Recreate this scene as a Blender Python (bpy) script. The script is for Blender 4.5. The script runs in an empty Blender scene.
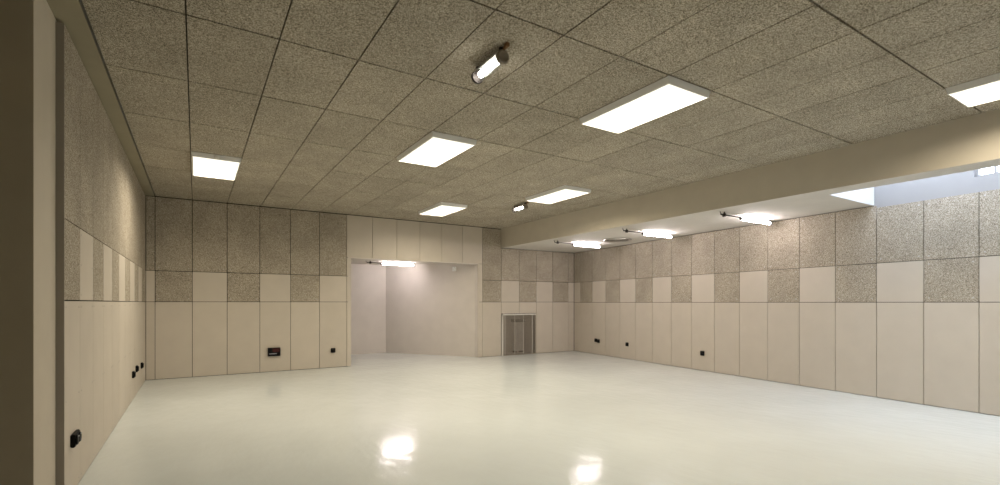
import bpy, bmesh, math, random
from mathutils import Vector, Matrix
random.seed(7)
SC = bpy.context.scene
COL = SC.collection

# ------------------------------------------------------------------ measures
D, XL, H = 11.457, -0.804, 3.514            # back wall face, left wall face, ceiling
XR, RA, RW, RT0 = 9.764, -0.1021, 0.6059, 0.3139   # right wall corner, slant, panel width, filler
Z1, Z2, Z1R = 1.490, 2.086, 1.480                       # joints between the three panel rows
X0 = -0.658                                 # first joint on the back wall
BX0, BX1, BZ = 7.15, 7.53, 2.992            # beam
SKY_Y = 3.365                               # far end of the roof light shaft
TOP = 4.05                                  # top of the roof light shaft
YF = -2.6                                   # wall behind the camera
RIGHT = Matrix.Translation((XR, D, 0)) @ Matrix.Rotation(0, 4, 'Z')
def rw(t, off=0.0):
    """point on the right wall: t along it from the far corner, off towards the room"""
    return (XR + math.sin(RA)*t - math.cos(RA)*off, D - math.cos(RA)*t - math.sin(RA)*off)

# ------------------------------------------------------------------ materials
def mat(name, col, rough=0.6, metal=0.0, spec=0.5):
    m = bpy.data.materials.new(name); m.use_nodes = True
    b = m.node_tree.nodes['Principled BSDF']
    b.inputs['Base Color'].default_value = (*col, 1); b.inputs['Roughness'].default_value = rough
    b.inputs['Metallic'].default_value = metal; b.inputs['Specular IOR Level'].default_value = spec
    return m
def N(m, t, **kw):
    n = m.node_tree.nodes.new(t)
    for k, v in kw.items(): setattr(n, k, v)
    return n
def L(m, a, b): m.node_tree.links.new(a, b)
def ramp(m, stops):
    r = N(m, 'ShaderNodeValToRGB'); e = r.color_ramp.elements
    e[0].position, e[0].color = stops[0][0], (*stops[0][1], 1)
    e[1].position, e[1].color = stops[-1][0], (*stops[-1][1], 1)
    for p, c in stops[1:-1]:
        x = e.new(p); x.color = (*c, 1)
    return r
def emit(name, col, strength):
    m = bpy.data.materials.new(name); m.use_nodes = True
    nt = m.node_tree; nt.nodes.clear()
    o = nt.nodes.new('ShaderNodeOutputMaterial'); e = nt.nodes.new('ShaderNodeEmission')
    e.inputs[0].default_value = (*col, 1); e.inputs[1].default_value = strength
    nt.links.new(e.outputs[0], o.inputs[0]); return m

def wood_wool(name, dark, mid, light, scale, bump, tint=True):
    """wood-wool board: matted pale fibres over darker cement"""
    m = mat(name, mid, 0.95, 0, 0.15); b = m.node_tree.nodes['Principled BSDF']
    tc = N(m, 'ShaderNodeTexCoord')
    mp = N(m, 'ShaderNodeMapping'); L(m, tc.outputs['Object'], mp.inputs[0])
    n1 = N(m, 'ShaderNodeTexNoise'); n1.inputs['Scale'].default_value = scale
    n1.inputs['Detail'].default_value = 3; n1.inputs['Roughness'].default_value = 0.75
    n1.inputs['Distortion'].default_value = 1.6
    L(m, mp.outputs[0], n1.inputs['Vector'])
    n2 = N(m, 'ShaderNodeTexNoise'); n2.inputs['Scale'].default_value = scale*2.3
    n2.inputs['Detail'].default_value = 2; L(m, mp.outputs[0], n2.inputs['Vector'])
    mx = N(m, 'ShaderNodeMath', operation='MULTIPLY_ADD'); mx.inputs[1].default_value = 0.45
    L(m, n2.outputs[0], mx.inputs[0])
    ms = N(m, 'ShaderNodeMath', operation='MULTIPLY'); ms.inputs[1].default_value = 0.55
    L(m, n1.outputs[0], ms.inputs[0]); L(m, ms.outputs[0], mx.inputs[2])
    r = ramp(m, [(0.43, dark), (0.5, mid), (0.57, light)])
    L(m, mx.outputs[0], r.inputs[0])
    n3 = N(m, 'ShaderNodeTexNoise'); n3.inputs['Scale'].default_value = 2.2; n3.inputs['Detail'].default_value = 4
    L(m, tc.outputs['Object'], n3.inputs['Vector'])
    r3 = N(m, 'ShaderNodeMapRange'); r3.inputs['From Min'].default_value = 0.3; r3.inputs['From Max'].default_value = 0.7
    r3.inputs['To Min'].default_value = 0.90; r3.inputs['To Max'].default_value = 1.10
    L(m, n3.outputs[0], r3.inputs['Value'])
    at = N(m, 'ShaderNodeAttribute', attribute_name='tint')
    m1 = N(m, 'ShaderNodeMath', operation='MULTIPLY'); L(m, r3.outputs[0], m1.inputs[0]); L(m, at.outputs['Fac'], m1.inputs[1])
    vm = N(m, 'ShaderNodeVectorMath', operation='SCALE'); L(m, r.outputs[0], vm.inputs[0]); L(m, m1.outputs[0], vm.inputs['Scale'])
    L(m, vm.outputs[0], b.inputs['Base Color'])
    bp = N(m, 'ShaderNodeBump'); bp.inputs['Strength'].default_value = bump; bp.inputs['Distance'].default_value = 0.01
    L(m, mx.outputs[0], bp.inputs['Height']); L(m, bp.outputs[0], b.inputs['Normal'])
    return m
def painted(name, col, var=0.05, rough=0.7, tint=False, grime=0.0):
    m = mat(name, col, rough, 0, 0.3); b = m.node_tree.nodes['Principled BSDF']
    tc = N(m, 'ShaderNodeTexCoord')
    n = N(m, 'ShaderNodeTexNoise'); n.inputs['Scale'].default_value = 3.5; n.inputs['Detail'].default_value = 5
    L(m, tc.outputs['Object'], n.inputs['Vector'])
    r = N(m, 'ShaderNodeMapRange'); r.inputs['From Min'].default_value = 0.3; r.inputs['From Max'].default_value = 0.7
    r.inputs['To Min'].default_value = 1-var; r.inputs['To Max'].default_value = 1+var
    L(m, n.outputs[0], r.inputs['Value']); out = r.outputs[0]
    if tint:
        at = N(m, 'ShaderNodeAttribute', attribute_name='tint')
        m1 = N(m, 'ShaderNodeMath', operation='MULTIPLY'); L(m, out, m1.inputs[0]); L(m, at.outputs['Fac'], m1.inputs[1]); out = m1.outputs[0]
    vm = N(m, 'ShaderNodeVectorMath', operation='SCALE'); vm.inputs[0].default_value = col
    L(m, out, vm.inputs['Scale']); L(m, vm.outputs[0], b.inputs['Base Color'])
    n2 = N(m, 'ShaderNodeTexNoise'); n2.inputs['Scale'].default_value = 140; L(m, tc.outputs['Object'], n2.inputs['Vector'])
    bp = N(m, 'ShaderNodeBump'); bp.inputs['Strength'].default_value = 0.08; bp.inputs['Distance'].default_value = 0.002
    L(m, n2.outputs[0], bp.inputs['Height']); L(m, bp.outputs[0], b.inputs['Normal'])
    return m

M = {}
M['wool']   = wood_wool('wood_wool_wall', (0.18,0.152,0.112), (0.39,0.342,0.268), (0.60,0.545,0.455), 62, 0.5)
M['wool_c'] = wood_wool('wood_wool_ceiling', (0.125,0.105,0.072), (0.375,0.330,0.257), (0.63,0.572,0.468), 66, 0.5)
M['smooth'] = painted('smooth_board', (0.58,0.523,0.443), 0.025, 0.75, tint=True)
M['strip'] = painted('dark_plaster', (0.30,0.265,0.185), 0.05, 0.8)  # margin strip, a darker tone than the beige plaster
M['pier_shade'] = painted('shaded_plaster', (0.40,0.345,0.25), 0.04, 0.8)  # plaster darkened so the wall end facing away from the lamps has painted-in shade
M['plaster']= painted('beige_plaster', (0.56,0.505,0.41), 0.03, 0.8)
M['white_plaster'] = painted('white_plaster', (0.72,0.72,0.72), 0.02, 0.8)
M['shaft'] = painted('shaft_plaster', (0.36,0.355,0.355), 0.02, 0.8)
M['alcove'] = painted('alcove_plaster', (0.66,0.61,0.555), 0.025, 0.8)
M['joint']  = mat('joint_backing', (0.02,0.015,0.010), 0.9)
M['soffit'] = painted('soffit_plaster', (0.62,0.59,0.54), 0.03, 0.8)
M['screw']  = mat('screw_cap', (0.52,0.49,0.45), 0.5)
M['black']  = mat('black_plastic', (0.003,0.003,0.003), 0.5, 0, 0.15)
M['dark']   = mat('dark_metal', (0.05,0.042,0.038), 0.45, 0.6)
M['bronze'] = mat('bronze_cap', (0.26,0.22,0.17), 0.4, 0.2)
M['rust']   = mat('brown_bracket', (0.20,0.10,0.035), 0.6)
M['red']    = mat('dark_red_panel', (0.05,0.006,0.006), 0.25)
M['grey']   = mat('grey_slot', (0.35,0.36,0.40), 0.3)
M['frame']  = mat('light_frame', (0.86,0.86,0.84), 0.4)
M['alu']    = mat('brushed_aluminium', (0.55,0.53,0.50), 0.3, 0.9)
M['cream']  = mat('cream_metal', (0.80,0.77,0.71), 0.4)
M['wire']   = mat('grille_wire', (0.34,0.30,0.25), 0.5, 0.1)
M['bar']    = mat('grille_bar', (0.70,0.67,0.61), 0.4, 0.2)
M['recess'] = mat('recess_board', (0.66,0.59,0.50), 0.8)
M['heater'] = mat('heater_case', (0.75,0.72,0.66), 0.6)
M['green']  = mat('heater_grille', (0.02,0.03,0.018), 0.6)
M['win']    = mat('window_frame_grey', (0.30,0.30,0.30), 0.4)
M['diff']   = emit('panel_diffuser', (1.0,0.95,0.78), 1.6)
M['tube']   = emit('tube_glow', (1.0,0.90,0.92), 60.0)
M['lamp']   = emit('small_tube_glow', (1.0,0.94,0.86), 20.0)
def glass(name, fac):
    m = bpy.data.materials.new(name); m.use_nodes = True; nt = m.node_tree; nt.nodes.clear()
    o = nt.nodes.new('ShaderNodeOutputMaterial'); x = nt.nodes.new('ShaderNodeMixShader')
    t = nt.nodes.new('ShaderNodeBsdfTransparent'); g = nt.nodes.new('ShaderNodeBsdfGlossy')
    t.inputs[0].default_value = (0.94,0.96,0.96,1); g.inputs['Roughness'].default_value = 0.05
    x.inputs[0].default_value = fac
    nt.links.new(t.outputs[0], x.inputs[1]); nt.links.new(g.outputs[0], x.inputs[2]); nt.links.new(x.outputs[0], o.inputs[0])
    return m
M['glass'] = glass('clear_glass', 0.08)
# glossy cast floor
def floor_mat():
    m = mat('epoxy_floor', (0.74,0.74,0.66), 0.16, 0, 0.28); b = m.node_tree.nodes['Principled BSDF']
    tc = N(m, 'ShaderNodeTexCoord')
    n = N(m, 'ShaderNodeTexNoise'); n.inputs['Scale'].default_value = 0.9; n.inputs['Detail'].default_value = 6
    n.inputs['Roughness'].default_value = 0.6; L(m, tc.outputs['Object'], n.inputs['Vector'])
    r = ramp(m, [(0.3, (0.65,0.69,0.675)), (0.7, (0.70,0.745,0.73))]); L(m, n.outputs[0], r.inputs[0])
    L(m, r.outputs[0], b.inputs['Base Color'])
    n2 = N(m, 'ShaderNodeTexNoise'); n2.inputs['Scale'].default_value = 9.0; n2.inputs['Detail'].default_value = 4
    mp = N(m, 'ShaderNodeMapping'); mp.inputs['Rotation'].default_value = (0,0,0.9); mp.inputs['Scale'].default_value = (1,0.45,1)
    L(m, tc.outputs['Object'], mp.inputs[0]); L(m, mp.outputs[0], n2.inputs['Vector'])
    bp = N(m, 'ShaderNodeBump'); bp.inputs['Strength'].default_value = 0.5; bp.inputs['Distance'].default_value = 0.0065
    L(m, n2.outputs[0], bp.inputs['Height']); L(m, bp.outputs[0], b.inputs['Normal'])
    rr = N(m, 'ShaderNodeMapRange'); rr.inputs['From Min'].default_value = 0.3; rr.inputs['From Max'].default_value = 0.7
    rr.inputs['To Min'].default_value = 0.09; rr.inputs['To Max'].default_value = 0.15
    L(m, n.outputs[0], rr.inputs['Value']); L(m, rr.outputs[0], b.inputs['Roughness'])
    return m
M['floor'] = floor_mat()

# ------------------------------------------------------------------ mesh helpers
class MB:
    """collects shapes and links them as ONE mesh object"""
    def __init__(s): s.bm = bmesh.new(); s.mats = []; s.tints = s.bm.faces.layers.float.new('tint')
    def mi(s, m):
        if m not in s.mats: s.mats.append(m)
        return s.mats.index(m)
    def _fin(s, faces, m, tint, smooth=False):
        i = s.mi(m)
        for f in faces: f.material_index = i; f[s.tints] = tint; f.smooth = smooth
    def hexa(s, pts, m, tint=1.0):
        v = [s.bm.verts.new(p) for p in pts]
        q = [(0,3,2,1),(4,5,6,7),(0,1,5,4),(1,2,6,5),(2,3,7,6),(3,0,4,7)]
        s._fin([s.bm.faces.new([v[i] for i in k]) for k in q], m, tint); return s
    def box(s, x0, x1, y0, y1, z0, z1, m, tint=1.0):
        return s.hexa([(x0,y0,z0),(x1,y0,z0),(x1,y1,z0),(x0,y1,z0),(x0,y0,z1),(x1,y0,z1),(x1,y1,z1),(x0,y1,z1)], m, tint)
    def bevel_box(s, x0, x1, y0, y1, z0, z1, m, b=0.004, seg=2):
        t = bmesh.new()
        bmesh.ops.create_cube(t, size=1)
        bmesh.ops.scale(t, vec=(x1-x0, y1-y0, z1-z0), verts=t.verts)
        bmesh.ops.translate(t, vec=((x0+x1)/2,(y0+y1)/2,(z0+z1)/2), verts=t.verts)
        bmesh.ops.bevel(t, geom=list(t.edges), offset=b, segments=seg, affect='EDGES')
        return s._merge(t, m)
    def _merge(s, t, m, smooth=False):
        i = s.mi(m); vm = {}
        for v in t.verts: vm[v] = s.bm.verts.new(v.co)
        for f in t.faces:
            g = s.bm.faces.new([vm[v] for v in f.verts]); g.material_index = i; g[s.tints] = 1.0; g.smooth = smooth
        t.free(); return s
    def rwbox(s, t0, t1, o0, o1, z0, z1, m, tint=1.0):
        """box on the right wall: t along, o out into the room"""
        a, b, c, d = rw(t0,o0), rw(t1,o0), rw(t1,o1), rw(t0,o1)
        return s.hexa([(*a,z0),(*d,z0),(*c,z0),(*b,z0),(*a,z1),(*d,z1),(*c,z1),(*b,z1)], m, tint)
    def prism(s, poly, z0, z1, m):
        n = len(poly)
        a = [s.bm.verts.new((x,y,z0)) for x,y in poly]; b = [s.bm.verts.new((x,y,z1)) for x,y in poly]
        fs = [s.bm.faces.new(a[::-1]), s.bm.faces.new(b)]
        for i in range(n): fs.append(s.bm.faces.new((a[i],a[(i+1)%n],b[(i+1)%n],b[i])))
        s._fin(fs, m, 1.0); return s
    def lathe(s, prof, m, axis='Z', at=(0,0,0), seg=24, smooth=True, arc=(0, 2*math.pi)):
        """prof: list of (distance along axis, radius)"""
        rings = []; full = abs(arc[1]-arc[0]-2*math.pi) < 1e-6; k = seg if full else seg+1
        for d, r in prof:
            ring = []
            for i in range(k):
                a = arc[0] + (arc[1]-arc[0])*i/seg; c, q = r*math.cos(a), r*math.sin(a)
                p = {'Z': (c,q,d), 'X': (d,c,q), 'Y': (q,d,c)}[axis]
                ring.append(s.bm.verts.new((p[0]+at[0],p[1]+at[1],p[2]+at[2])))
            rings.append(ring)
        fs = []
        for a, b in zip(rings, rings[1:]):
            for i in range(seg):
                j = (i+1) % k
                fs.append(s.bm.faces.new((a[i],a[j],b[j],b[i])))
        if full:
            if prof[0][1] > 1e-5: fs.append(s.bm.faces.new(rings[0][::-1]))
            if prof[-1][1] > 1e-5: fs.append(s.bm.faces.new(rings[-1]))
        i_ = s.mi(m)
        for f in fs: f.material_index = i_; f[s.tints] = 1.0; f.smooth = smooth and len(f.verts) == 4
        return s
    def bar(s, p, q, r, m, seg=8):
        p, q = Vector(p), Vector(q); d = q-p
        t = bmesh.new(); bmesh.ops.create_cone(t, cap_ends=True, segments=seg, radius1=r, radius2=r, depth=d.length)
        bmesh.ops.transform(t, matrix=Matrix.Translation((p+q)/2) @ d.to_track_quat('Z','Y').to_matrix().to_4x4(), verts=t.verts)
        return s._merge(t, m, True)
    def build(s, name, parent=None, loc=None):
        bmesh.ops.recalc_face_normals(s.bm, faces=s.bm.faces)
        me = bpy.data.meshes.new(name); s.bm.to_mesh(me); s.bm.free()
        for m in s.mats: me.materials.append(m)
        o = bpy.data.objects.new(name, me); COL.objects.link(o)
        if parent is not None: o.parent = parent
        if loc: o.location = loc
        return o
def tag(o, label=None, cat=None, group=None, kind=None):
    for k, v in (('label',label),('category',cat),('group',group),('kind',kind)):
        if v: o[k] = v
    return o
def thing(name, loc, label, cat, group=None, rz=0):
    o = bpy.data.objects.new(name, None); COL.objects.link(o); o.empty_display_size = 0.1
    o.location = loc; o.rotation_euler = (0,0,rz); return tag(o, label, cat, group)
def struct(o, label, cat): return tag(o, label, cat, None, 'structure')
def copy_thing(root, loc, label, rz=None, group=None):
    r = root.copy(); COL.objects.link(r); r.location = loc; r['label'] = label
    if rz is not None: r.rotation_euler = (0,0,rz)
    if group: r['group'] = group
    for ch in list(root.children):
        c = ch.copy(); COL.objects.link(c); c.parent = r
        for g in list(ch.children):
            d = g.copy(); COL.objects.link(d); d.parent = c
    return r

# ------------------------------------------------------------------ floor
R_F = rw((D-YF)/math.cos(RA))
m = MB().prism([(-2.4,YF),(R_F[0]+0.3,YF),(XR+0.3,D+0.3),(7.0,D+0.3),(5.0,14.4),(1.6,14.4),(1.6,D+0.3),(-2.4,D+0.3)], -0.1, 0.0, M['floor'])
struct(m.build('floor'), 'glossy pale cast resin floor with soft reflections of the lamps', 'floor')

# ------------------------------------------------------------------ main ceiling
KX0, KW, JY0, JW = -0.6665, 0.6076, D+0.0186, 1.2247
m = MB()
m.box(-0.66, BX0, YF, D+0.03, H+0.03, H+0.12, M['joint'])
for k in range(0, 13):
    for j in range(0, 12):
        xa, xb = KX0+KW*k, KX0+KW*(k+1); yb, ya = JY0-JW*j, JY0-JW*(j+1)
        g, gy = 0.0052 if k < 7 else 0.0046, 0.0078
        xa, xb = max(xa, -0.655)+g, min(xb, BX0)-g
        ya, yb = max(ya, YF)+gy, min(yb, D+0.02)-gy
        if k == 12 : xb = BX0-0.001
        if xb-xa < 0.05 or yb-ya < 0.05: continue
        dz = random.uniform(-0.0012, 0.0012)
        m.box(xa, xb, ya, yb, H+dz, H+0.035, M['wool_c'], random.uniform(0.93, 1.07))
struct(m.build('ceiling'), 'suspended ceiling of rough beige wood-wool boards in a long grid', 'ceiling')
# plaster margin between boards and left wall, running on over the side bay
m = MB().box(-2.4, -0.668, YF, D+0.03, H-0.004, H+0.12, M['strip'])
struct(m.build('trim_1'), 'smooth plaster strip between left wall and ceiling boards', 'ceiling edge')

# ------------------------------------------------------------------ panels
G = 0.0045
def tint(): return random.uniform(0.97, 1.03)
def screws(mb, pts, axis):
    for p in pts:
        if axis == 'Y': mb.lathe([(0,0.011),(-0.003,0.010),(-0.004,0.0)], M['screw'], 'Y', p, 8)
        elif axis == 'X': mb.lathe([(0,0.007),(0.002,0.006),(0.003,0.0)], M['screw'], 'X', p, 8)
PN = {True: 'acoustic_panel', False: 'smooth_panel'}
def panel_back(par, x0, x1, z0, z1, wool, scr=True):
    g = G+0.0015 if wool else G
    mb = MB().box(x0+g, x1-g, D, D+0.03, z0+g, z1-g, M['wool' if wool else 'smooth'], tint())
    if scr and wool and x1-x0 > 0.3:
        screws(mb, [(x, D, z) for x in (x0+0.06, x1-0.06) for z in (z0+0.06, z1-0.06)], 'Y')
    return mb.build(PN[wool], par)
def panel_left(par, y0, y1, z0, z1, wool, g=G):
    mb = MB().box(XL-0.03, XL, y0+g, y1-g, z0+G, z1-G, M['wool' if wool else 'smooth'], tint())
    if not wool and y1-y0 > 0.3:
        screws(mb, [(XL, y, z) for y in (y0+0.05, y1-0.05) for z in (z0+0.05, (z0+z1)/2, z1-0.05)], 'X')
    return mb.build(PN[wool], par)
def panel_right(par, t0, t1, z0, z1, wool):
    mb = MB().rwbox(t0+G, t1-G, -0.03, 0.0, z0+G, z1-G, M['wool' if wool else 'smooth'], tint())
    if wool and t1-t0 > 0.3:
        for t in (t0+0.06, t1-0.06):
            for z in (z0+0.06, z1-0.06):
                mb.rwbox(t-0.010, t+0.010, 0, 0.003, z-0.010, z+0.010, M['screw'])
    return mb.build(PN[wool], par)

# back wall: slab with the alcove opening and the grille recess
OX0, OX1, OZ = 3.04, 6.405, 2.505
GX0, GX1, GZ = 7.165, 8.312, 1.155
YB = D+0.03
m = MB()
T_ = 0.15
m.box(-0.95, OX0-0.06, YB, YB+T_, 0, H+0.12, M['joint']); m.box(OX0-0.06, OX1+0.06, YB, YB+T_, OZ+0.03, H+0.12, M['joint'])
m.box(OX1+0.06, GX0, YB, YB+T_, 0, H+0.12, M['joint']); m.box(GX0, GX1, YB, YB+T_, GZ, H+0.12, M['joint'])
m.box(GX1, XR+0.3, YB, YB+T_, 0, H+0.12, M['joint'])
wall_back = struct(m.build('wall_back'), 'back wall clad in beige boards with a chequered band of rough panels', 'wall')
zb = 0.003; zt = H-0.012; ztr = BZ-0.008
X = [X0+0.6*k for k in range(18)]
panel_back(wall_back, XL+0.004, X[0], zb, Z1, False); panel_back(wall_back, XL+0.004, X[0], Z1, Z2, False)
panel_back(wall_back, XL+0.004, X[0], Z2, zt, True)
for k in range(6):
    panel_back(wall_back, X[k], X[k+1], zb, Z1, False)
    panel_back(wall_back, X[k], X[k+1], Z1, Z2, k % 2 == 0); panel_back(wall_back, X[k], X[k+1], Z2, zt, True)
for a, b in ((zb, Z1), (Z1, Z2), (Z2, OZ+0.012)): panel_back(wall_back, X[6], OX0+G, a, b, False)
for k in range(6, 12): panel_back(wall_back, X[k], X[k+1], OZ+0.012 if k < 11 else OZ+0.012, zt, False)
for a, b in ((zb, Z1), (Z1, OZ+0.012)): panel_back(wall_back, OX1-G, X[12], a, b, False)
for k in range(12, 17):
    if k in (13, 14):
        panel_back(wall_back, X[k], X[k+1], GZ+0.012, Z1, False)
    else:
        panel_back(wall_back, X[k], X[k+1], zb, Z1, False)
    panel_back(wall_back, X[k], X[k+1], Z1, Z2, k % 2 == 0)
    panel_back(wall_back, X[k], X[k+1], Z2, zt if k == 12 else ztr, True)
panel_back(wall_back, GX1+0.008, X[15]+0.0, zb, GZ+0.012, False)
panel_back(wall_back, X[17], XR-0.006, zb, Z1, False); panel_back(wall_back, X[17], XR-0.006, Z1, Z2, False)
panel_back(wall_back, X[17], XR-0.006, Z2, ztr, True)

# left wall
LY0 = 4.695
m = MB().box(XL-0.30, XL-0.046, 4.13, D+0.03, 0, H-0.004, M['plaster']).box(XL-0.046, XL-0.03, LY0+0.02, D+0.03, 0, H-0.012, M['joint'])
m.box(-2.4, XL-0.30, 4.13, 4.28, 0, H-0.004, M['plaster'])
m.box(-2.4, XL-0.0465, 4.118, 4.13, 0, H-0.004, M['pier_shade'])  # thin facing on the wall end, shade painted into its colour
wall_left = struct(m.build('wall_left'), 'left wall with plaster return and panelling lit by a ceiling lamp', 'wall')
LYs = [LY0] + [5.26+0.605*k for k in range(11)] + [D-0.004]
# the panel edge facing the camera
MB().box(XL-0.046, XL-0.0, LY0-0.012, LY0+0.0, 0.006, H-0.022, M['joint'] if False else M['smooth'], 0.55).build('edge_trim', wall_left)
for k in range(len(LYs)-1):
    a, b = LYs[k], LYs[k+1]; last = k == len(LYs)-2
    panel_left(wall_left, a, b, zb, Z1, False, 0.0015)
    panel_left(wall_left, a, b, Z1, Z2, k % 2 == 0 and not last, 0.0025); panel_left(wall_left, a, b, Z2, H-0.016, True, 0.004)

# right wall: panels up to 2.95, bare plaster above in the roof light shaft
RTOP = 2.95
tend = (D-YF)/math.cos(RA)
m = MB().rwbox(-0.1, tend, -0.25, -0.046, 0, TOP if False else 3.165, M['shaft'])
ty = lambda y: (D-y)/math.cos(RA)
WT0, WT1 = 9.33, 12.9
m.rwbox(-0.1, WT0, -0.25, -0.046, 3.165, TOP, M['shaft']).rwbox(WT1, tend, -0.25, -0.046, 3.165, TOP, M['shaft'])
m.rwbox(WT0, WT1, -0.25, -0.046, 3.85, TOP, M['shaft'])
m.rwbox(0.0, tend, -0.046, -0.03, 0, RTOP-0.02, M['joint']).rwbox(0.0, ty(SKY_Y), -0.0455, -0.0305, RTOP-0.02, BZ+0.05, M['joint'])
wall_right = struct(m.build('wall_right'), 'right wall clad in beige boards and rough grey panels below a roof light', 'wall')
RTs = [0.006] + [RT0+RW*k for k in range(23)]
RTs = [t for t in RTs if t < tend-0.1] + [tend-0.02]
for k in range(len(RTs)-1):
    a, b = RTs[k], RTs[k+1]
    panel_right(wall_right, a, b, zb, Z1R, False)
    panel_right(wall_right, a, b, Z1R, Z2, k > 0 and k % 2 == 1)
    panel_right(wall_right, a, b, Z2, BZ-0.009 if b < 8.25 else RTOP, True)

# wall behind the camera, side bay
m = MB().box(-2.4, R_F[0]+0.3, YF-0.15, YF, 0, TOP, M['plaster'])
struct(m.build('wall_front'), 'plain plaster wall behind the viewer', 'wall')
m = MB().box(-2.55, -2.4, YF, 4.28, 0, H, M['plaster'])
struct(m.build('wall_side_bay'), 'plain wall of the side bay left of the viewer', 'wall')

# beam and the lower ceiling of the side aisle
m = MB().box(BX0, BX1, YF, D+0.03, BZ, H+0.12, M['plaster'])
i = m.mi(M['soffit'])
m.bm.faces.ensure_lookup_table(); m.bm.faces[0].material_index = i
struct(m.build('trim_2'), 'deep plastered beam running along the room above the side aisle', 'beam')
a = rw(ty(SKY_Y), -0.04); b = rw(0, -0.04)
m = MB().prism([(BX1,SKY_Y),(a[0],SKY_Y),(b[0],D+0.03),(BX1,D+0.03)], BZ, BZ+0.14, M['soffit'])
struct(m.build('ceiling_aisle'), 'low smooth white ceiling over the side aisle', 'ceiling')
# roof light shaft: upstand at its far end, kerbs, glazing
m = MB().box(BX1, a[0], SKY_Y, SKY_Y+0.15, BZ+0.14, TOP, M['white_plaster'])
m.box(BX1, a[0], SKY_Y-0.012, SKY_Y, BZ, TOP, M['white_plaster'])
m.box(BX1-0.2, BX1, YF, SKY_Y+0.15, H+0.12, TOP, M['white_plaster'])
struct(m.build('wall_skylight'), 'bright white upstand closing the roof light shaft', 'wall')
w = struct(bpy.data.objects.new('window_1', None), 'high horizontal window strip in the right wall beside the roof light', 'window'); COL.objects.link(w)
w.location = (0,0,0)
fr = MB()
fr.rwbox(WT0, WT0+0.035, -0.16, -0.09, 3.165, 3.85, M['win']).rwbox(WT1-0.05, WT1, -0.16, -0.09, 3.165, 3.85, M['win'])
fr.rwbox(WT0, WT1, -0.16, -0.09, 3.165, 3.185, M['win']).rwbox(WT0, WT1, -0.16, -0.09, 3.80, 3.85, M['win'])
for k in range(1, 14):
    t = WT0 + 0.20*k
    if k % 2 == 1 or True:
        if t < WT1-0.1 and k % 4 == 1: fr.rwbox(t-0.012, t+0.012, -0.15, -0.10, 3.18, 3.81, M['win'])
fr.build('window_frame', w)
MB().rwbox(WT0+0.02, WT1-0.02, -0.128, -0.122, 3.18, 3.82, M['glass']).build('pane', w)
w2 = struct(bpy.data.objects.new('window_2', None), 'glazed roof light over the side aisle', 'window'); COL.objects.link(w2)
fr = MB(); e = rw(tend, 0.0)
pts = [(BX1-0.1, YF+0.0), (e[0]+0.12, YF), (a[0]+0.1, SKY_Y+0.1), (BX1-0.1, SKY_Y+0.1)]
for k in range(0, 6):
    y = YF + (SKY_Y-YF)*k/5
    fr.box(BX1-0.15, rw(ty(y))[0]+0.1, y-0.03, y+0.03, TOP, TOP+0.06, M['win'])
fr.build('window_frame', w2)
MB().prism(pts, TOP+0.025, TOP+0.033, M['glass']).build('pane', w2)

# alcove
AZ = 2.575
P0, P1 = (6.402, D+0.17), (4.736, 14.03)
m = MB()
m.box(1.6, P1[0], 14.03, 14.18, 0, AZ+0.1, M['alcove'])
dx, dy = P1[0]-P0[0], P1[1]-P0[1]; l_ = math.hypot(dx,dy); nx, ny = -dy/l_, dx/l_     # away from the room
nx, ny = (-nx, -ny) if nx < 0 else (nx, ny)
m.prism([P0, (P0[0]+nx*0.15, P0[1]+ny*0.15), (P1[0]+nx*0.15, P1[1]+ny*0.15+0.1), (P1[0], P1[1]+0.1), P1], 0, AZ+0.1, M['alcove'])
m.box(1.6, 1.75, YB+T_, 14.03, 0, AZ+0.1, M['alcove'])
m.box(OX1, OX1+0.055, D+0.031, D+0.19, 0, OZ+0.018, M['alcove']).box(OX0-0.055, OX0, D+0.031, D+0.19, 0, OZ+0.018, M['alcove'])
m.box(OX1+0.055, OX1+0.25, D+0.181, D+0.19, 0, AZ+0.1, M['alcove'])
struct(m.build('wall_alcove'), 'plain pinkish walls of the alcove with one slanted side', 'wall')
m = MB().prism([(1.6,D+0.185),(6.5,D+0.185),(6.6,D+0.3),(4.9,14.2),(1.6,14.2)], AZ, AZ+0.1, M['alcove'])
m.box(OX0, OX1, D+0.004, D+0.19, OZ, OZ+0.02, M['alcove'])
m.box(1.6, 6.6, D+0.182, D+0.19, OZ, AZ+0.05, M['alcove'])
struct(m.build('ceiling_alcove'), 'low ceiling of the alcove behind the opening', 'ceiling')

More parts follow.
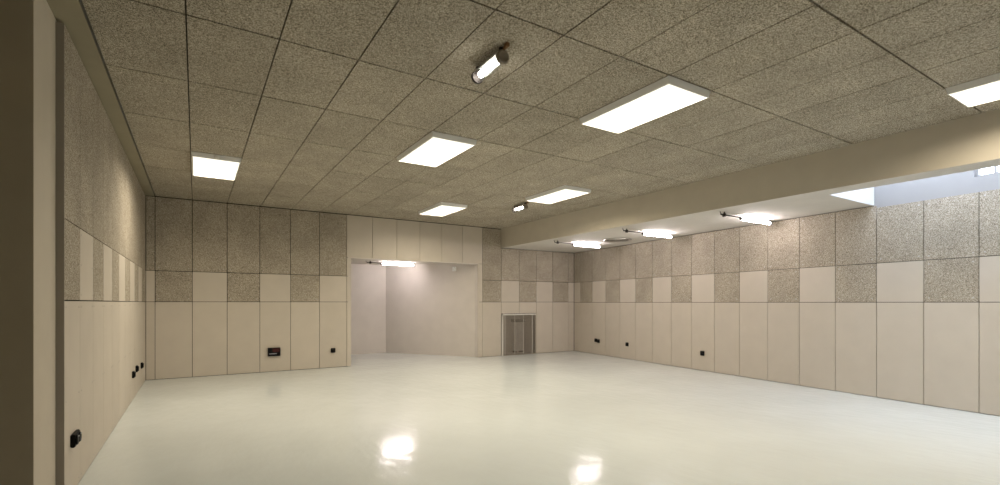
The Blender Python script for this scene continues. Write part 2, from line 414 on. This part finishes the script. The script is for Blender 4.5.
# ------------------------------------------------------------------ ceiling panel lights
PW, PL, PD = KW, JW, 0.062
LAMP_W = 47.0
def make_light():
    t = thing('ceiling_light', (0,0,0), '', 'ceiling light', 'panel lights on the ceiling')
    w_, l_2 = PW/2-0.008, PL/2-0.010
    f = MB(); r = 0.020
    # slightly tapered sides: wider at the ceiling
    o, q, a_, b_ = 0.006, 0.014, w_-r, l_2-r      # ceiling flange, bottom edge, opening half sizes
    for sx in (-1, 1):
        f.hexa([(sx*a_,-b_-q,-PD),(sx*(a_+q),-b_-q,-PD),(sx*(a_+q),b_+q,-PD),(sx*a_,b_+q,-PD),
                (sx*a_,-l_2-o,0),(sx*(w_+o),-l_2-o,0),(sx*(w_+o),l_2+o,0),(sx*a_,l_2+o,0)], M['frame'])
        f.hexa([(-a_,sx*b_,-PD),(a_,sx*b_,-PD),(a_,sx*(b_+q),-PD),(-a_,sx*(b_+q),-PD),
                (-a_,sx*b_,0),(a_,sx*b_,0),(a_,sx*(l_2+o),0),(-a_,sx*(l_2+o),0)], M['frame'])
    f.box(-w_+r, w_-r, -l_2+r, l_2-r, -0.02, 0.0, M['frame'])
    f.build('frame', t)
    d = MB().box(-w_+r, w_-r, -l_2+r, l_2-r, -PD+0.006, -PD+0.010, M['diff'])
    dd = d.build('diffuser', t)
    la = bpy.data.lights.new('panel_lamp', 'AREA'); la.shape = 'RECTANGLE'; la.size = 2*(w_-r); la.size_y = 2*(l_2-r)
    la.energy = LAMP_W; la.color = (1.0,0.885,0.71); la.spread = math.radians(162)
    lo = bpy.data.objects.new('panel_lamp', la); COL.objects.link(lo); lo.parent = t; lo.location = (0,0,-PD+0.004)
    return t
def lpos(k, j): return (KX0+KW*(k+0.5), JY0-JW*(j+0.5), H-0.001)
L0 = make_light(); L0.location = lpos(1, 2)
L0['label'] = 'flush panel light nearest the left wall, at left end of the ceiling'
MB().lathe([(-0.006,0.0),(-0.006,0.026),(0.004,0.034)], M['frame'], 'Y', (0, -PL/2+0.004, -0.032), 16).build('clip', L0)
L1 = copy_thing(L0, lpos(5, 4), 'panel light left of centre, second nearest to the left wall')
for c in [c for c in L1.children if c.name.startswith('clip')]: bpy.data.objects.remove(c)
for k, j, lab in ((7, 6, 'largest fully visible panel light, right of centre'),
                  (11, 8, 'panel light cut by the right edge, beside the beam'),
                  (8, 1, 'farthest panel light, over the alcove opening'),
                  (10, 3, 'panel light near the beam, behind the small tube lamp')):
    copy_thing(L1, lpos(k, j), lab)

# ------------------------------------------------------------------ small tube lamps under the main ceiling
def make_tube():
    t = thing('ceiling_tube_lamp', (0,0,0), '', 'tube lamp', 'small tube lamps on the ceiling')
    ln, r, z = 0.44, 0.052, -0.085
    MB().lathe([(-ln/2+0.07, 0.026), (ln/2-0.07, 0.026)], M['lamp'], 'Y', (0,0,z), 20).build('glowing_tube', t)
    g = MB().lathe([(-ln/2+0.02, r), (ln/2-0.02, r)], M['glass'], 'Y', (0,0,z), 24); g.build('glass_sleeve', t)
    s = MB().lathe([(-ln/2+0.03, r+0.004), (ln/2-0.05, r+0.004)], M['alu'], 'Y', (0,0,z), 16, True, (-math.pi*0.42, math.pi*0.42))
    s.build('reflector', t)
    for y, nm, mt, rr in ((-ln/2, 'end_cap', M['bronze'], 0.056), (ln/2, 'end_cap', M['dark'], 0.054)):
        sg = -1 if y < 0 else 1
        e = MB().lathe([(y-sg*0.03, rr), (y, rr), (y+sg*0.006, rr-0.010), (y+sg*0.006, rr-0.016), (y, rr-0.020), (y, 0.0)], mt, 'Y', (0,0,z), 24)
        e.build(nm, t)
        MB().bevel_box(-0.018, 0.018, y-sg*0.045, y-sg*0.015, z+0.03, 0.0, M['dark'], 0.003).build('bracket', t)
    MB().bar((0.0,-ln/2-0.01,-0.028), (0.0,-ln/2-0.05,-0.016), 0.014, M['rust']).bevel_box(-0.016,0.016,-ln/2-0.07,-ln/2-0.035,-0.032,0.0, M['rust'],0.004).build('cable_gland', t)
    return t
TL = make_tube(); TL.location = (2.065, 3.50, H+0.001)
TL['label'] = 'small glowing tube lamp nearest the viewer on the ceiling boards'
copy_thing(TL, (5.675, 8.37, H+0.001), 'small glowing tube lamp by the farther end of a panel light near the beam')

# ------------------------------------------------------------------ batten lamps
def make_batten(arm=0.56, glow=0.90):
    t = thing('batten_lamp', (0,0,0), '', 'batten lamp', 'batten lamps under low ceilings')
    z = -0.070
    MB().bevel_box(-0.02, arm, -0.011, 0.011, -0.058, -0.040, M['dark'], 0.003).build('arm', t)
    MB().bevel_box(arm-0.02, arm+glow+0.02, -0.014, 0.014, -0.038, -0.026, M['dark'], 0.003).build('housing', t)
    MB().lathe([(arm+0.01, 0.0), (arm+0.01, 0.022), (arm+0.02, 0.027), (arm+glow-0.02, 0.027), (arm+glow-0.01, 0.022), (arm+glow-0.01, 0.0)], M['tube'], 'X', (0,0,z), 16).build('glowing_tube', t)
    MB().lathe([(arm+glow-0.012, 0.025), (arm+glow+0.03, 0.025), (arm+glow+0.035, 0.020)], M['dark'], 'X', (0,0,z), 14).build('end_cap', t)
    MB().lathe([(arm-0.03, 0.020), (arm+0.012, 0.025)], M['dark'], 'X', (0,0,z), 14).build('end_cap', t)
    c = MB().bevel_box(0.05, 0.10, -0.025, 0.025, -0.08, -0.025, M['dark'], 0.006)
    c.bar((0.075,0,-0.03),(0.075,0,0.0),0.012,M['dark']); c.build('clip', t)
    for x in (arm+0.15, arm+glow-0.12): MB().bar((x,0,-0.034),(x,0,0.0),0.008,M['dark']).build('hanger', t)
    MB().bar((0.0,0,-0.045),(-0.03,0.0,-0.03),0.006,M['dark']).bar((-0.03,0.0,-0.03),(-0.04,0.0,0.0),0.006,M['dark']).build('cable', t)
    return t
B0 = make_batten(); B0.location = (7.40, 9.38, BZ)
B0['label'] = 'glowing batten lamp under the aisle ceiling, farthest of the three'
copy_thing(B0, (7.40, 7.12, BZ), 'glowing batten lamp in the middle of the aisle ceiling')
copy_thing(B0, (7.40, 4.93, BZ), 'glowing batten lamp under the aisle ceiling nearest the roof light')
B3 = make_batten(0.38, 0.90); B3.location = (3.80, 12.72, AZ)
B3['label'] = 'glowing batten lamp on the alcove ceiling'

# round grille on the aisle ceiling
t = thing('round_vent', (8.56, 8.45, BZ), 'flat round silver vent ring on the aisle ceiling between two batten lamps', 'vent')
MB().lathe([(0,0.33),(-0.026,0.33),(-0.036,0.31),(-0.026,0.265),(-0.014,0.26)], M['alu'], 'Z', seg=40).build('rim', t)
mb = MB().lathe([(-0.014,0.26),(-0.016,0.0)], M['dark'], 'Z', seg=32)
for r in (0.215, 0.165, 0.115, 0.065): mb.lathe([(-0.013,r),(-0.024,r-0.012),(-0.013,r-0.024)], M['alu'], 'Z', seg=32)
mb.build('louvre', t)

# ------------------------------------------------------------------ sensor in the alcove
ang = math.atan2(dy, dx)
t = thing('motion_sensor', (6.044, 12.125, 2.40), 'tiny white motion sensor high on the slanted alcove wall', 'sensor', None, ang+math.pi/2)
MB().bevel_box(0.0, 0.05, -0.052, 0.052, -0.06, 0.06, M['frame'], 0.008).build('housing', t)
MB().lathe([(0.024,0.0),(0.018,0.018),(0.0,0.030)], M['frame'], 'X', (0.046,0,-0.01), 14).build('lens', t)
# ------------------------------------------------------------------ grille gate with a heater behind it
m = MB()
y1 = YB+T_+0.55
m.box(GX0-0.05, GX0, YB, y1, 0, GZ+0.05, M['recess']).box(GX1, GX1+0.05, YB, y1, 0, GZ+0.05, M['recess'])
m.box(GX0, GX1, YB, y1, GZ, GZ+0.05, M['recess']).box(GX0-0.05, GX1+0.05, y1, y1+0.05, 0, GZ+0.05, M['recess'])
struct(m.build('wall_recess'), 'dim recess in the back wall behind the wire grille', 'wall')
m = MB().box(GX0-0.05, GX1+0.05, YB+0.01, y1+0.05, -0.05, 0.0, M['recess'])
struct(m.build('floor_recess'), 'floor of the recess behind the wire grille', 'floor')
gt = thing('wire_grille', (GX0, D, 0), 'low wire mesh grille in a pale frame, right of the alcove', 'grille')
W_, Hh = GX1-GX0, GZ
f = MB()
f.bevel_box(0, 0.030, -0.022, 0.03, 0.0, Hh, M['cream'], 0.003).bevel_box(W_-0.022, W_, -0.012, 0.03, 0.0, Hh, M['wire'], 0.003)
f.bevel_box(0, W_, -0.022, 0.03, Hh-0.034, Hh, M['cream'], 0.003).bevel_box(0.03, W_-0.022, -0.01, 0.03, 0.0, 0.02, M['wire'], 0.003)
f.build('frame', gt)
wm = MB(); n = 44
for i in range(1, n):
    x = 0.03+(W_-0.052)*i/n; wm.box(x-0.0035, x+0.0035, 0.004, 0.010, 0.02, Hh-0.034, M['wire'])
    z = 0.02+(Hh-0.054)*i/n; wm.box(0.03, W_-0.022, 0.010, 0.016, z-0.0035, z+0.0035, M['wire'])
wm.build('wire_mesh', gt)
for px in (0.105, 0.425, 0.72, 1.03): MB().bevel_box(px-0.007, px+0.007, -0.006, 0.004, 0.02, Hh-0.034, M['bar'], 0.002).build('bar', gt)
ht = thing('metal_cabinet', (8.09, y1-0.24, 0), 'grey upright cabinet standing in the recess behind the wire grille', 'cabinet')
MB().bevel_box(-0.15, 0.15, 0, 0.20, 0.05, 0.90, M['heater'], 0.01).build('case', ht)
MB().bevel_box(-0.17, 0.19, -0.02, 0.21, 0.90, 0.985, M['green'], 0.006).build('top', ht)
for x in (-0.11, 0.11): MB().bevel_box(x-0.03, x+0.03, 0.02, 0.18, 0.0, 0.05, M['dark'], 0.004).build('foot', ht)

# ------------------------------------------------------------------ sockets (local: y out of the wall = -Y)
def make_socket(double=False):
    t = thing('power_socket', (0,0,0), '', 'socket', 'black wall sockets')
    w2 = 0.10 if double else 0.048
    MB().bevel_box(-w2, w2, -0.030, 0, -0.05, 0.05, M['black'], 0.006).build('box', t)
    for x in ((-0.05, 0.05) if double else (0,)):
        c = MB().lathe([(-0.040, 0.0), (-0.040, 0.036), (-0.030, 0.040)], M['black'], 'Y', (x,0,0), 18).build('cover', t)
        MB().bevel_box(x-0.018, x+0.018, -0.046, -0.038, 0.022, 0.032, M['grey'] if double else M['dark'], 0.002).build('hinge', c)
    return t
S0 = make_socket(); S0.location = (2.634, D, 0.39)
S0['label'] = 'black socket on the back wall just left of the alcove'
pr = rw(2.43); copy_thing(S0, (*pr, 0.385), 'black socket on the right wall, middle one by distance', RA-math.pi/2)
pr = rw(4.86); copy_thing(S0, (*pr, 0.378), 'black socket on the right wall nearest the viewer', RA-math.pi/2)
pr = rw(1.10); copy_thing(S0, (*pr, 0.40), 'left one of the socket pair near the far right corner', RA-math.pi/2)
pr = rw(1.225); copy_thing(S0, (*pr, 0.385), 'right one of the socket pair near the far right corner', RA-math.pi/2)
copy_thing(S0, (XL, 10.50, 0.385), 'black socket on the left wall nearest the back corner', math.pi/2)
copy_thing(S0, (XL, 9.66, 0.425), 'black socket in the middle of three near the left back corner', math.pi/2)
copy_thing(S0, (XL, 9.16, 0.395), 'black socket farthest from the corner of the three on the far left wall', math.pi/2)
S1 = make_socket(True); S1.location = (XL, 4.98, 0.42); S1.rotation_euler = (0,0,math.pi/2)
S1['label'] = 'black double socket low on the near end of the left wall'
# ------------------------------------------------------------------ black wall unit
t = thing('wall_unit', (1.412, D, 0.422), 'black box with a dark red front, low on the back wall', 'wall box')
MB().bevel_box(-0.122, 0.122, -0.05, 0, -0.09, 0.09, M['black'], 0.006).build('housing', t)
tag(MB().bevel_box(-0.035, 0.105, -0.056, -0.048, -0.005, 0.075, M['red'], 0.003).build('red_panel', t), 'dark red glossy panel')
tag(MB().bevel_box(-0.10, 0.05, -0.056, -0.048, -0.045, -0.028, M['grey'], 0.003).build('slot', t), 'pale grey slot')

# ------------------------------------------------------------------ sky outside
wd = bpy.data.worlds.new('world'); SC.world = wd; wd.use_nodes = True
bg = wd.node_tree.nodes['Background']; bg.inputs[0].default_value = (0.76,0.825,1.0,1); bg.inputs[1].default_value = 9.5

# ------------------------------------------------------------------ camera
F, YAW, CX, CY = 487.66, 0.5651, 505.0, 302.6
cam = bpy.data.cameras.new('camera'); co = bpy.data.objects.new('camera', cam); COL.objects.link(co)
cam.sensor_fit = 'HORIZONTAL'; cam.sensor_width = 36; cam.lens = F*36/1000
cam.shift_x = (500-CX)/1000; cam.shift_y = (CY-242.5)/1000; cam.clip_start = 0.05
co.location = (0,0,1.474); co.rotation_euler = (math.pi/2, 0, -YAW)
SC.camera = co
vs = SC.view_settings
vs.view_transform = 'Standard'; vs.look = 'None'; vs.gamma = 1; vs.use_curve_mapping = False; vs.exposure = 0.0
